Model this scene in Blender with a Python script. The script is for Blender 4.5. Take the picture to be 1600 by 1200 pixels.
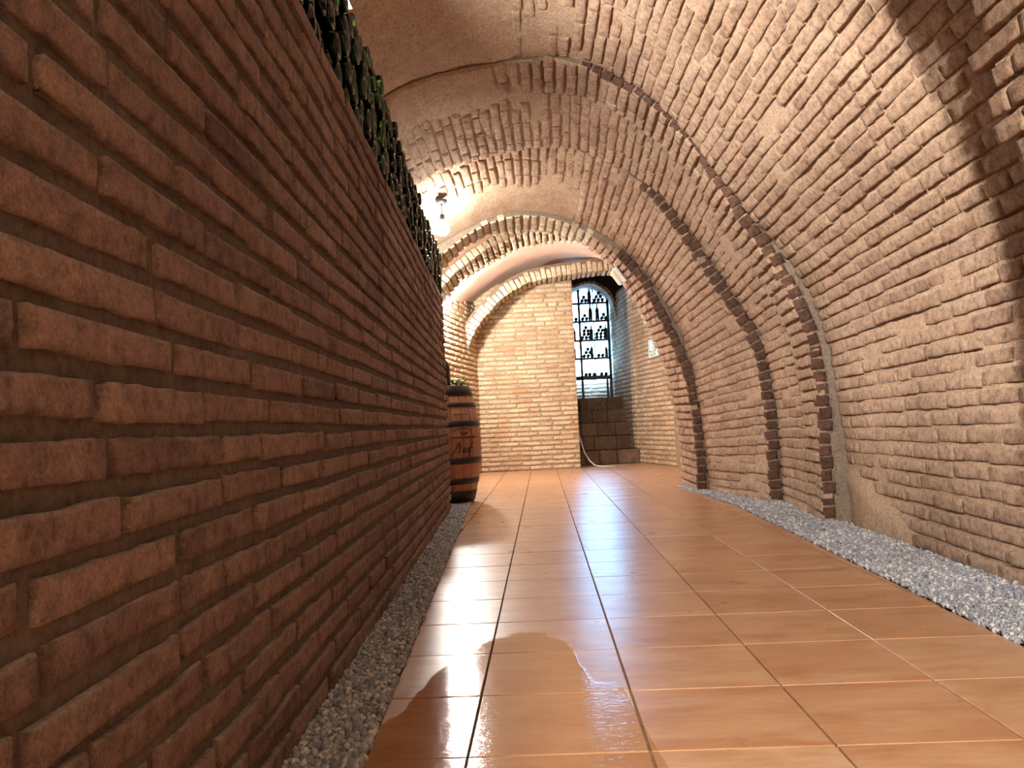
import bpy, math, random
import numpy as np
from mathutils import Vector, Matrix, noise

# ------------------------------------------------------------------ clear
for o in list(bpy.data.objects):
    bpy.data.objects.remove(o)
random.seed(7)
SC = bpy.context.scene
COL = SC.collection

# ------------------------------------------------------------------ camera
CAM_POS = np.array([0.0, 0.0, 0.6])
YAW, PITCH, ROLL, FPX = 0.0345, 0.0524, -0.0465, 1252.45
def cam_axes():
    cy, sy = math.cos(YAW), math.sin(YAW)
    f = np.array([-sy*math.cos(PITCH), cy*math.cos(PITCH), math.sin(PITCH)])
    r0 = np.array([cy, sy, 0.0]); u0 = np.cross(r0, f)
    r = r0*math.cos(ROLL) + u0*math.sin(ROLL)
    u = -r0*math.sin(ROLL) + u0*math.cos(ROLL)
    return r, u, f
CR, CU, CF_ = cam_axes()
cam_data = bpy.data.cameras.new('camera')
cam_data.sensor_fit = 'HORIZONTAL'
cam_data.sensor_width = 36.0
cam_data.lens = FPX/1600*36.0
cam_data.clip_start = 0.02
cam = bpy.data.objects.new('camera', cam_data)
COL.objects.link(cam)
m = Matrix.Identity(4)
for i in range(3):
    m[i][0], m[i][1], m[i][2], m[i][3] = CR[i], CU[i], -CF_[i], CAM_POS[i]
cam.matrix_world = m
SC.camera = cam

# ------------------------------------------------------------------ world, exposure
world = bpy.data.worlds.new('world'); SC.world = world
world.use_nodes = True
world.node_tree.nodes['Background'].inputs[0].default_value = (1.0, 0.85, 0.7, 1)
world.node_tree.nodes['Background'].inputs[1].default_value = 0.02
SC.view_settings.view_transform = 'Standard'
SC.view_settings.look = 'None'
SC.view_settings.gamma = 1.0
SC.view_settings.use_curve_mapping = False
SC.view_settings.exposure = 0.14
SC.cycles.max_bounces = 10
SC.cycles.diffuse_bounces = 6
SC.cycles.glossy_bounces = 4
SC.cycles.transmission_bounces = 8
SC.cycles.caustics_reflective = False
SC.cycles.caustics_refractive = False
SC.cycles.sample_clamp_indirect = 6.0

# lamps that hang along the left springing: position, watts of the bulb, colour
LAMPS = [
    # name label, (x, y, z), radiant watts, vault height above it
    ('bare glowing globe lamp hanging near the entrance, behind the viewer', (-0.50, -2.05, 1.95), 1250.0, 2.72),
    ('nearest globe lamp, above the bottle stack at the top edge of the photo', (-0.71, 2.72, 2.13), 2.0, 2.62),
    ('middle globe lamp glowing at the far end of the bottle stack', (-0.68, 6.0, 2.12), 54.0, 2.34),
    ('small high globe lamp just beyond the farthest rib, above the end of the bottle stack', (-0.905, 7.75, 2.235), 70.0, 2.30),
    ('farthest globe lamp glowing beside the pale brick side wall', (-1.01, 8.95, 2.035), 270.0, 2.20),
]
LAMP_COLOR = (1.0, 0.94, 0.87)
# added unseen half-space spot lights the right wall in place of the nearest lamp
_sp = bpy.data.lights.new('added_beam', 'SPOT')
_sp.energy = 290.0; _sp.color = LAMP_COLOR; _sp.spot_size = math.pi; _sp.spot_blend = 0.03; _sp.shadow_soft_size = 0.03
_so = bpy.data.objects.new('added_beam', _sp); COL.objects.link(_so)
_so.location = (-0.72, 2.82, 2.115)
_so.rotation_euler = (math.radians(90), 0, math.radians(-6))

# ------------------------------------------------------------------ helpers: objects
def link(o, parent=None):
    COL.objects.link(o)
    if parent is not None:
        o.parent = parent
    return o

def mesh_from(name, verts, faces, mat=None, smooth=False, attr=None):
    me = bpy.data.meshes.new(name)
    me.from_pydata([tuple(v) for v in verts], [], [tuple(f) for f in faces])
    if mat is not None:
        me.materials.append(mat)
    if smooth:
        me.polygons.foreach_set('use_smooth', [True]*len(me.polygons))
    if attr is not None:
        a = me.attributes.new('tone', 'FLOAT', 'POINT'); a.data.foreach_set('value', attr)
    me.update()
    return me

def obj(name, me, parent=None, **props):
    o = bpy.data.objects.new(name, me)
    link(o, parent)
    for k, v in props.items():
        o[k] = v
    return o

def thing(name, label, cat, loc=(0, 0, 0), rotz=0.0, group=None):
    o = bpy.data.objects.new(name, None)
    o.empty_display_size = 0.05
    COL.objects.link(o)
    o.location = loc; o.rotation_euler = (0, 0, rotz)
    o['label'] = label; o['category'] = cat
    if group: o['group'] = group
    return o

def struct(o, label=None):
    o['kind'] = 'structure'
    if label: o['label'] = label
    return o

class MB:
    """collects simple solids into one mesh"""
    def __init__(s): s.v = []; s.f = []; s.t = []
    def add(s, vs, fs, tone=0.0):
        n = len(s.v); s.v += [tuple(v) for v in vs]; s.f += [tuple(i+n for i in f) for f in fs]; s.t += [tone]*len(vs)
    def box(s, c, d, rot=None, bev=0.0):
        cx, cy, cz = c; dx, dy, dz = d[0]/2, d[1]/2, d[2]/2
        if bev <= 0:
            vs = [(x*dx, y*dy, z*dz) for x in (-1, 1) for y in (-1, 1) for z in (-1, 1)]
            fs = [(0, 1, 3, 2), (4, 6, 7, 5), (0, 4, 5, 1), (2, 3, 7, 6), (0, 2, 6, 4), (1, 5, 7, 3)]
        else:
            b = min(bev, dx*.8, dy*.8, dz*.8)
            ring = []
            def sec(z, i):
                x, y = dx-i, dy-i
                return [(-x, -y+b*(i == 0), z), (-x+b*(i == 0), -y, z), (x-b*(i == 0), -y, z), (x, -y+b*(i == 0), z),
                        (x, y-b*(i == 0), z), (x-b*(i == 0), y, z), (-x+b*(i == 0), y, z), (-x, y-b*(i == 0), z)]
            def sec2(z):
                x, y = dx-b, dy-b
                e = b*.4
                return [(-x, -y+e, z), (-x+e, -y, z), (x-e, -y, z), (x, -y+e, z), (x, y-e, z), (x-e, y, z), (-x+e, y, z), (-x, y-e, z)]
            rings = [sec2(-dz), sec(-dz+b, 0), sec(dz-b, 0), sec2(dz)]
            vs = [p for r in rings for p in r]; fs = []
            for k in range(3):
                for i in range(8):
                    j = (i+1) % 8
                    fs.append((k*8+i, k*8+j, (k+1)*8+j, (k+1)*8+i))
            fs.append(tuple(reversed(range(8)))); fs.append(tuple(24+i for i in range(8)))
        if rot is not None:
            vs = [tuple(rot @ Vector(v)) for v in vs]
        s.add([(v[0]+cx, v[1]+cy, v[2]+cz) for v in vs], fs)
    def tube(s, pts, r, n=8, cap=True):
        pts = [Vector(p) for p in pts]
        rs = r if isinstance(r, (list, tuple)) else [r]*len(pts)
        vs = []; fs = []
        up = Vector((0, 0, 1))
        for i, p in enumerate(pts):
            t = (pts[min(i+1, len(pts)-1)]-pts[max(i-1, 0)]).normalized()
            a = t.cross(up)
            if a.length < 1e-3: a = t.cross(Vector((0, 1, 0)))
            a.normalize(); b = a.cross(t)
            for k in range(n):
                th = 2*math.pi*k/n
                vs.append(p + (a*math.cos(th)+b*math.sin(th))*rs[i])
        for i in range(len(pts)-1):
            for k in range(n):
                j = (k+1) % n
                fs.append((i*n+k, i*n+j, (i+1)*n+j, (i+1)*n+k))
        if cap:
            fs.append(tuple(range(n-1, -1, -1))); fs.append(tuple((len(pts)-1)*n+k for k in range(n)))
        s.add(vs, fs)
    def lathe(s, prof, n=16, c=(0, 0, 0), rot=None):
        vs = []; fs = []
        for r, z in prof:
            for k in range(n):
                th = 2*math.pi*k/n
                v = Vector((r*math.cos(th), r*math.sin(th), z))
                if rot is not None: v = rot @ v
                vs.append((v[0]+c[0], v[1]+c[1], v[2]+c[2]))
        for i in range(len(prof)-1):
            for k in range(n):
                j = (k+1) % n
                fs.append((i*n+k, i*n+j, (i+1)*n+j, (i+1)*n+k))
        s.add(vs, fs)
    def sphere(s, c, r, n=10, k=6, sq=(1, 1, 1)):
        prof = [(r*math.sin(math.pi*i/k), -r*math.cos(math.pi*i/k)) for i in range(k+1)]
        vs = []; fs = []
        for pr, z in prof:
            for q in range(n):
                th = 2*math.pi*q/n
                vs.append((c[0]+pr*math.cos(th)*sq[0], c[1]+pr*math.sin(th)*sq[1], c[2]+z*sq[2]))
        for i in range(k):
            for q in range(n):
                j = (q+1) % n
                fs.append((i*n+q, i*n+j, (i+1)*n+j, (i+1)*n+q))
        s.add(vs, fs)
    def mesh(s, name, mat, smooth=False):
        return mesh_from(name, s.v, s.f, mat, smooth, s.t if any(s.t) else None)
    def build(s, name, mat, parent=None, smooth=False, **props):
        return obj(name, s.mesh(name, mat, smooth), parent, **props)

# ------------------------------------------------------------------ helpers: materials
class NT:
    def __init__(s, name):
        s.m = bpy.data.materials.new(name); s.m.use_nodes = True
        s.t = s.m.node_tree; s.t.nodes.clear()
        s.out = s.n('ShaderNodeOutputMaterial')
    def n(s, typ, **kw):
        nd = s.t.nodes.new(typ)
        for k, v in kw.items(): setattr(nd, k, v)
        return nd
    def l(s, a, b): s.t.links.new(a, b)
    def pos(s): return s.n('ShaderNodeNewGeometry').outputs['Position']
    def noise(s, scale, detail=4, rough=0.6, vec=None, dist=0.0):
        nd = s.n('ShaderNodeTexNoise')
        nd.inputs['Scale'].default_value = scale; nd.inputs['Detail'].default_value = detail
        nd.inputs['Roughness'].default_value = rough; nd.inputs['Distortion'].default_value = dist
        s.l(vec if vec is not None else s.pos(), nd.inputs['Vector'])
        return nd.outputs['Fac']
    def math(s, op, a, b=None, c=None, clamp=False):
        nd = s.n('ShaderNodeMath', operation=op, use_clamp=clamp)
        for i, x in enumerate((a, b, c)):
            if x is None: continue
            if isinstance(x, (int, float)): nd.inputs[i].default_value = x
            else: s.l(x, nd.inputs[i])
        return nd.outputs[0]
    def ramp(s, fac, stops, interp='LINEAR'):
        nd = s.n('ShaderNodeValToRGB'); cr = nd.color_ramp; cr.interpolation = interp
        while len(cr.elements) < len(stops): cr.elements.new(0.5)
        for e, (p, c) in zip(cr.elements, stops):
            e.position = p
            e.color = (c, c, c, 1) if isinstance(c, (int, float)) else (*c, 1)
        s.l(fac, nd.inputs[0]); return nd.outputs[0]
    def mix(s, fac, a, b, blend='MIX'):
        nd = s.n('ShaderNodeMix', data_type='RGBA', blend_type=blend)
        for x, k in ((fac, 0), (a, 6), (b, 7)):
            if isinstance(x, (int, float)): nd.inputs[k].default_value = x
            elif isinstance(x, tuple): nd.inputs[k].default_value = (*x, 1)
            else: s.l(x, nd.inputs[k])
        return nd.outputs[2]
    def tone(s):
        """one random number per piece: object random plus the joined mesh's own attribute"""
        a = s.n('ShaderNodeAttribute', attribute_name='tone').outputs['Fac']
        r = s.n('ShaderNodeObjectInfo').outputs['Random']
        return s.math('FRACT', s.math('ADD', a, r))
    def bump(s, h, strength=0.5, dist=0.01, prev=None):
        nd = s.n('ShaderNodeBump'); nd.inputs['Strength'].default_value = strength
        nd.inputs['Distance'].default_value = dist
        s.l(h, nd.inputs['Height'])
        if prev is not None: s.l(prev, nd.inputs['Normal'])
        return nd.outputs[0]
    def principled(s, color, rough=0.8, normal=None, **kw):
        p = s.n('ShaderNodeBsdfPrincipled')
        for x, k in ((color, 'Base Color'), (rough, 'Roughness')):
            if isinstance(x, tuple): p.inputs[k].default_value = (*x, 1)
            elif isinstance(x, (int, float)): p.inputs[k].default_value = x
            else: s.l(x, p.inputs[k])
        if normal is not None: s.l(normal, p.inputs['Normal'])
        for k, v in kw.items():
            key = k.replace('_', ' ')
            if isinstance(v, tuple): p.inputs[key].default_value = (*v, 1)
            elif isinstance(v, (int, float)): p.inputs[key].default_value = v
            else: s.l(v, p.inputs[key])
        s.l(p.outputs[0], s.out.inputs[0])
        return p

def brick_material(name, tones, smear, smear_amt=0.45, bump=0.6, bump_scale=120, dark=0.0, rough=0.9, stain=None, dust=None):
    t = NT(name)
    stops = [(i/(max(1, len(tones)-1)), c) for i, c in enumerate(tones)]
    c = t.ramp(t.tone(), stops)
    n1 = t.noise(9, 5, 0.65)
    c = t.mix(t.ramp(n1, [(0.42, 0.0), (0.62, smear_amt)]), c, smear)
    n2 = t.noise(38, 6, 0.7)
    c = t.mix(0.8, c, t.ramp(n2, [(0.36, (0.50, 0.47, 0.45)), (0.5, (0.98, 0.98, 0.98)), (0.64, (1.28, 1.25, 1.22))]), 'MULTIPLY')
    n0 = t.noise(1.6, 4, 0.6)
    c = t.mix(0.7, c, t.ramp(n0, [(0.36, (0.74, 0.68, 0.64)), (0.52, (1.0, 1.0, 1.0)), (0.66, (1.12, 1.13, 1.14))]), 'MULTIPLY')
    if dust is not None:
        nz = t.n('ShaderNodeSeparateXYZ'); t.l(t.n('ShaderNodeNewGeometry').outputs['Normal'], nz.inputs[0])
        dn = t.math('MULTIPLY', t.math('SUBTRACT', nz.outputs[2], 0.25, clamp=True), t.ramp(t.noise(30, 4, 0.7), [(0.35, 0.3), (0.6, 1.6)]), clamp=True)
        c = t.mix(dn, c, dust)
    if stain is not None:
        n3 = t.noise(2.3, 4, 0.7)
        c = t.mix(t.ramp(n3, [(0.52, 0.0), (0.70, 0.65)]), c, stain)
    c = t.mix(0.5, c, t.ramp(t.noise(210, 3, 0.7), [(0.38, (0.60, 0.58, 0.56)), (0.5, (1, 1, 1)), (0.62, (1.35, 1.32, 1.28))]), 'MULTIPLY')
    h = t.math('ADD', t.math('ADD', t.noise(bump_scale*2.4, 4, 0.7), t.noise(bump_scale, 5, 0.7)), t.math('MULTIPLY', t.noise(bump_scale*0.28, 4, 0.6), 1.6))
    t.principled(c, rough, t.bump(h, bump, 0.008), Specular_IOR_Level=0.25)
    return t.m

def mortar_material(name, a, b, bump=0.8, scale=60):
    t = NT(name)
    c = t.mix(t.ramp(t.noise(14, 6, 0.7), [(0.3, 0.0), (0.7, 1.0)]), a, b)
    c = t.mix(0.8, c, t.ramp(t.noise(70, 5, 0.75), [(0.36, (0.55, 0.53, 0.5)), (0.5, (1, 1, 1)), (0.64, (1.25, 1.25, 1.25))]), 'MULTIPLY')
    h = t.math('ADD', t.noise(scale, 6, 0.75), t.noise(scale*0.3, 4, 0.6))
    t.principled(c, 0.95, t.bump(h, bump, 0.008), Specular_IOR_Level=0.15)
    return t.m

M = {}
M['red_brick'] = brick_material('red_rustic_brick', [(0.265, 0.160, 0.138), (0.335, 0.208, 0.175), (0.19, 0.114, 0.103), (0.375, 0.24, 0.197), (0.285, 0.168, 0.145)],
                                (0.44, 0.29, 0.225), 0.45, 1.0, 110, dust=(0.50, 0.40, 0.33))
M['red_mortar'] = mortar_material('brown_grey_mortar', (0.17, 0.125, 0.10), (0.11, 0.082, 0.066))
M['old_brick'] = brick_material('old_vault_brick', [(0.42, 0.275, 0.19), (0.50, 0.35, 0.25), (0.46, 0.31, 0.215), (0.38, 0.25, 0.178), (0.53, 0.375, 0.265), (0.43, 0.262, 0.18)],
                                (0.56, 0.40, 0.28), 0.60, 0.9, 110)
M['old_mortar'] = mortar_material('tan_vault_mortar', (0.50, 0.36, 0.25), (0.39, 0.265, 0.18))
M['shaded_brick'] = brick_material('shade_dark_brick', [(0.12, 0.060, 0.040), (0.155, 0.080, 0.054), (0.10, 0.054, 0.039), (0.18, 0.098, 0.066)],
                                  (0.16, 0.10, 0.07), 0.3, 0.9, 110)  # dark colour stands in for shade on the rib end faces
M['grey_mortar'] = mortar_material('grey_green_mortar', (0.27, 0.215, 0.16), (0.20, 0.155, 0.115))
M['pale_brick'] = brick_material('pale_yellow_brick', [(0.60, 0.44, 0.275), (0.70, 0.55, 0.38), (0.55, 0.37, 0.215), (0.66, 0.52, 0.36), (0.50, 0.32, 0.185), (0.72, 0.58, 0.41)],
                                 (0.72, 0.58, 0.40), 0.45, 0.7, 110, stain=(0.46, 0.24, 0.11))
M['pale_mortar'] = mortar_material('pale_mortar', (0.40, 0.30, 0.20), (0.30, 0.22, 0.145))
M['stone_brick'] = brick_material('grey_green_voussoir', [(0.50, 0.44, 0.30), (0.60, 0.52, 0.37), (0.44, 0.38, 0.26), (0.56, 0.44, 0.28), (0.62, 0.56, 0.42)],
                                  (0.64, 0.58, 0.46), 0.5, 0.7, 110)
M['dark_joint'] = mortar_material('dark_joint_mortar', (0.20, 0.15, 0.10), (0.14, 0.10, 0.07))
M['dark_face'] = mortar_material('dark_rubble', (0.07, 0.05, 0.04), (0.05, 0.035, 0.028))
M['step_brick'] = brick_material('worn_step_block', [(0.13, 0.08, 0.05), (0.17, 0.115, 0.075), (0.11, 0.07, 0.047), (0.155, 0.10, 0.062)], (0.26, 0.19, 0.13), 0.3, 0.6, 90)

def plaster_material(name, a, b):
    t = NT(name)
    c = t.mix(t.ramp(t.noise(2.2, 5, 0.65), [(0.35, 0.0), (0.65, 1.0)]), a, b)
    c = t.mix(t.ramp(t.noise(7, 5, 0.7), [(0.5, 0.0), (0.8, 0.5)]), c, (0.72, 0.60, 0.52))
    t.principled(c, 0.9, t.bump(t.noise(25, 5, 0.6), 0.4, 0.008), Specular_IOR_Level=0.2)
    return t.m
M['pink_plaster'] = plaster_material('pink_plaster', (0.70, 0.47, 0.38), (0.76, 0.58, 0.49))

def simple(name, color, rough=0.5, metal=0.0, nscale=None, var=0.2, bump=0.0, **kw):
    t = NT(name)
    if nscale:
        c = t.mix(t.ramp(t.noise(nscale, 4, 0.6), [(0.3, 0.0), (0.7, 1.0)]), tuple(x*(1-var) for x in color), tuple(min(1, x*(1+var)) for x in color))
        nrm = t.bump(t.noise(nscale*3, 4, 0.6), bump, 0.004) if bump else None
        t.principled(c, rough, nrm, Metallic=metal, **kw)
    else:
        t.principled(color, rough, None, Metallic=metal, **kw)
    return t.m
M['black_metal'] = simple('black_painted_metal', (0.018, 0.02, 0.024), 0.45, 0.6, 30)
M['hoop'] = simple('dark_iron_hoop', (0.03, 0.03, 0.033), 0.42, 0.8, 25)
M['white_plastic'] = simple('white_plastic', (0.8, 0.78, 0.74), 0.4, 0, 12, 0.05)
M['grey_cable'] = simple('grey_cable', (0.55, 0.54, 0.52), 0.5, 0, 30, 0.1)
M['black_plastic'] = simple('black_rubber', (0.02, 0.02, 0.02), 0.5, 0, 30, 0.1)
M['dark_glass'] = simple('dark_bottle_glass', (0.008, 0.009, 0.010), 0.12, 0, 20, 0.1)
M['print'] = simple('burnt_print', (0.05, 0.018, 0.012), 0.8, 0, 60, 0.3)
M['leaf'] = simple('green_leaf', (0.10, 0.22, 0.04), 0.5, 0, 20, 0.5)
M['petal'] = simple('white_petal', (0.85, 0.80, 0.78), 0.6, 0, 20, 0.08)
M['soil'] = simple('dark_soil', (0.03, 0.022, 0.016), 0.95, 0, 60, 0.5, 0.6)
M['sign_paper'] = simple('pale_green_sign', (0.86, 0.90, 0.72), 0.4, 0, 20, 0.03)
M['sign_ink'] = simple('olive_green_ink', (0.19, 0.24, 0.13), 0.5, 0, 20, 0.1)

def emissive(name, color, strength):
    t = NT(name)
    e = t.n('ShaderNodeEmission'); e.inputs[0].default_value = (*color, 1); e.inputs[1].default_value = strength
    t.l(e.outputs[0], t.out.inputs[0])
    return t.m

def glass_material(name, color, rough=0.06):
    t = NT(name)
    c = t.mix(t.tone(), tuple(x*0.6 for x in color), color)
    p = t.principled(c, rough, None, Transmission_Weight=1.0, IOR=1.38)
    return t.m
M['green_glass'] = glass_material('green_bottle_glass', (0.012, 0.045, 0.006))

def wood_material():
    t = NT('oak_stave')
    tc = t.n('ShaderNodeTexCoord').outputs['Object']
    mp = t.n('ShaderNodeMapping'); mp.inputs['Scale'].default_value = (30, 30, 2.0); t.l(tc, mp.inputs[0])
    g = t.noise(1.0, 6, 0.65, mp.outputs[0], 0.6)
    base = t.ramp(t.tone(), [(0.0, (0.27, 0.115, 0.065)), (0.5, (0.36, 0.16, 0.09)), (1.0, (0.30, 0.14, 0.085))])
    c = t.mix(0.8, base, t.ramp(g, [(0.3, (0.55, 0.5, 0.45)), (0.55, (1, 1, 1)), (0.8, (1.15, 1.12, 1.1))]), 'MULTIPLY')
    t.principled(c, 0.42, t.bump(g, 0.2, 0.003))
    return t.m
M['oak'] = wood_material()

# floor tile: terracotta ware with drifting tints, semi gloss; wet puddle near the viewer
WET = [(-0.60, 1.45), (-0.372, 1.628), (-0.331, 1.716), (-0.314, 1.83), (-0.294, 1.965), (-0.256, 2.13), (-0.227, 2.217), (-0.168, 2.307), (-0.102, 2.346),
       (-0.035, 2.337), (0.031, 2.253), (0.058, 2.155), (0.066, 2.03), (0.094, 1.916), (0.154, 1.859), (0.19, 1.40), (0.6, 1.0)]
def tile_material():
    t = NT('terracotta_tile')
    pos = t.pos()
    sx = t.n('ShaderNodeSeparateXYZ'); t.l(pos, sx.inputs[0])
    x, y = sx.outputs[0], sx.outputs[1]
    tone = t.tone()
    c = t.ramp(tone, [(0.0, (0.50, 0.285, 0.150)), (0.35, (0.56, 0.345, 0.195)), (0.7, (0.47, 0.25, 0.125)), (1.0, (0.53, 0.305, 0.165))])
    # cloudy firing marks, stretched across
    mp = t.n('ShaderNodeMapping'); mp.inputs['Scale'].default_value = (1.0, 2.6, 1.0); t.l(pos, mp.inputs[0])
    off = t.n('ShaderNodeVectorMath', operation='ADD'); t.l(mp.outputs[0], off.inputs[0])
    cmb = t.n('ShaderNodeCombineXYZ'); t.l(t.math('MULTIPLY', tone, 40.0), cmb.inputs[2]); t.l(cmb.outputs[0], off.inputs[1])
    n1 = t.noise(4.5, 5, 0.6, off.outputs[0], 0.4)
    c = t.mix(t.ramp(n1, [(0.36, 0.0), (0.68, 0.8)]), c, (0.36, 0.155, 0.065))
    c = t.mix(t.ramp(t.noise(3.0, 4, 0.6, off.outputs[0]), [(0.52, 0.0), (0.75, 0.6)]), c, (0.58, 0.38, 0.235))
    mp2 = t.n('ShaderNodeMapping'); mp2.inputs['Scale'].default_value = (9, 60, 9); t.l(pos, mp2.inputs[0])
    streak = t.noise(1.0, 4, 0.7, mp2.outputs[0])
    c = t.mix(0.45, c, t.ramp(streak, [(0.3, (0.78, 0.76, 0.74)), (0.6, (1.06, 1.06, 1.06))]), 'MULTIPLY')
    # puddle
    wob = t.math('MULTIPLY', t.math('SUBTRACT', t.noise(9, 4, 0.6), 0.5), 0.16)
    x0, x1, y0, y1 = -0.7, 0.7, 1.0, 2.5
    edge = t.ramp(t.math('DIVIDE', t.math('SUBTRACT', x, x0), x1-x0), [((px-x0)/(x1-x0), (py-y0)/(y1-y0)) for px, py in WET])
    edge_y = t.math('ADD', t.math('MULTIPLY', edge, y1-y0), y0)
    d = t.math('ADD', t.math('SUBTRACT', edge_y, y), wob)
    wet = t.ramp(t.math('ADD', t.math('MULTIPLY', d, 12.0), 0.5, clamp=True), [(0.3, 0.0), (0.7, 1.0)])
    # dried splash spots
    spots = t.ramp(t.noise(2.6, 3, 0.55, dist=0.8), [(0.64, 0.0), (0.67, 1.0)])
    c = t.mix(t.math('MULTIPLY', spots, 0.30), c, (0.30, 0.125, 0.048))
    c = t.mix(t.math('MULTIPLY', wet, 0.55), c, (0.33, 0.14, 0.055))
    rough = t.math('ADD', 0.22, t.math('MULTIPLY', t.noise(5, 4, 0.6), 0.16))
    rough = t.math('ADD', t.math('MULTIPLY', rough, t.math('SUBTRACT', 1.0, wet)), t.math('MULTIPLY', wet, 0.09))
    b1 = t.bump(t.noise(22, 4, 0.6, mp.outputs[0]), 0.22, 0.0025)
    hw = t.math('MULTIPLY', t.noise(60, 3, 0.6, mp.outputs[0]), t.math('ADD', t.math('MULTIPLY', wet, 0.8), 0.2))
    b2 = t.bump(hw, 0.22, 0.002, b1)
    t.principled(c, rough, b2, Specular_IOR_Level=0.5)
    return t.m
M['tile'] = tile_material()
M['grout'] = mortar_material('brown_grout', (0.33, 0.22, 0.145), (0.22, 0.145, 0.095), 0.4)

def gravel_material():
    t = NT('blue_grey_gravel')
    a = t.n('ShaderNodeAttribute', attribute_name='tone').outputs['Fac']
    c = t.ramp(a, [(0.0, (0.17, 0.18, 0.205)), (0.35, (0.36, 0.365, 0.39)), (0.6, (0.25, 0.265, 0.30)), (0.85, (0.52, 0.52, 0.53)), (1.0, (0.66, 0.62, 0.56))])
    c = t.mix(0.5, c, t.ramp(t.noise(160, 4, 0.6), [(0.3, (0.7, 0.7, 0.7)), (0.7, (1.1, 1.1, 1.1))]), 'MULTIPLY')
    t.principled(c, 0.8, None, Specular_IOR_Level=0.3)
    return t.m
M['gravel'] = gravel_material()

# ------------------------------------------------------------------ bricks
def brick_variant(name, mat, L, Hh, D, nx, nz, rough, chip, seed, edge=0.10):
    """a brick seen from its face: local x = length, y = height, z = out of the wall (face at z=0)"""
    r = random.Random(seed)
    vs = []; fs = []
    ox, oy = r.uniform(-50, 50), r.uniform(-50, 50)
    inset = edge*Hh
    xs = [-L/2, -L/2+inset] + [-L/2+inset+(L-2*inset)*i/(nx-2) for i in range(1, nx-2)] + [L/2-inset, L/2]
    ys = [-Hh/2, -Hh/2+inset] + [-Hh/2+inset+(Hh-2*inset)*i/(nz-2) for i in range(1, nz-2)] + [Hh/2-inset, Hh/2]
    NX, NY = len(xs), len(ys)
    for j, y in enumerate(ys):
        for i, x in enumerate(xs):
            ex = i in (0, NX-1); ey = j in (0, NY-1)
            z = rough*0.5*noise.noise(Vector((x*28+ox, y*40+oy, 3.1)))
            xx, yy = x, y
            if ex or ey:
                z -= inset*0.75 + chip*max(0.0, noise.noise(Vector((x*34+ox, y*60+oy, 9.7))))
                if ex and ey: z -= inset*0.5
            if ey:
                w = chip*0.9*noise.noise(Vector((x*30+ox, j*7.7+oy, 1.3)))
                yy += w*(1 if j == 0 else -1) - (chip*0.35 if j else -chip*0.35)
            if ex:
                xx += chip*0.8*noise.noise(Vector((i*5.1+ox, y*50+oy, 5.5)))
            vs.append((xx, yy, z))
    for j in range(NY-1):
        for i in range(NX-1):
            a = j*NX+i
            fs.append((a, a+1, a+NX+1, a+NX))
    # skirt
    loop = [i for i in range(NX)] + [j*NX+NX-1 for j in range(1, NY)] + [(NY-1)*NX+i for i in range(NX-2, -1, -1)] + [j*NX for j in range(NY-2, 0, -1)]
    n0 = len(vs)
    for k in loop:
        vs.append((vs[k][0], vs[k][1], -D))
    for k in range(len(loop)):
        k2 = (k+1) % len(loop)
        fs.append((loop[k2], loop[k], n0+k, n0+k2))
    me = mesh_from(name, vs, fs, mat, True)
    return me

class BrickKind:
    def __init__(s, name, mat, L, Hh, D, nx, nz, rough, chip, count, seed, edge=0.10):
        s.L, s.H, s.D, s.mat = L, Hh, D, mat
        s.me = [brick_variant(name, mat, L, Hh, D, nx, nz, rough, chip, seed+k, edge) for k in range(count)]
        s.arr = []
        for me in s.me:
            v = np.array([tuple(x.co) for x in me.vertices]); f = [tuple(p.vertices) for p in me.polygons]
            s.arr.append((v, np.array(f)))

def basis(x, y, z, p, sx=1, sy=1, sz=1):
    mm = Matrix.Identity(4)
    for i in range(3):
        mm[i][0] = x[i]*sx; mm[i][1] = y[i]*sy; mm[i][2] = z[i]*sz; mm[i][3] = p[i]
    return mm

def cam_area(p, n, a):
    """share of the photo that a facing patch would take; 0 outside the frame or turned away"""
    d = np.array(p)-CAM_POS
    w = d @ CF_
    if w < 0.1: return 0.0
    px = 800+FPX*(d @ CR)/w; py = 600-FPX*(d @ CU)/w
    if not (-40 < px < 1640 and -40 < py < 1240): return 0.0
    dist = np.linalg.norm(d)
    return max(0.0, -(d/dist) @ np.array(n)) * a*FPX*FPX/dist**2

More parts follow.
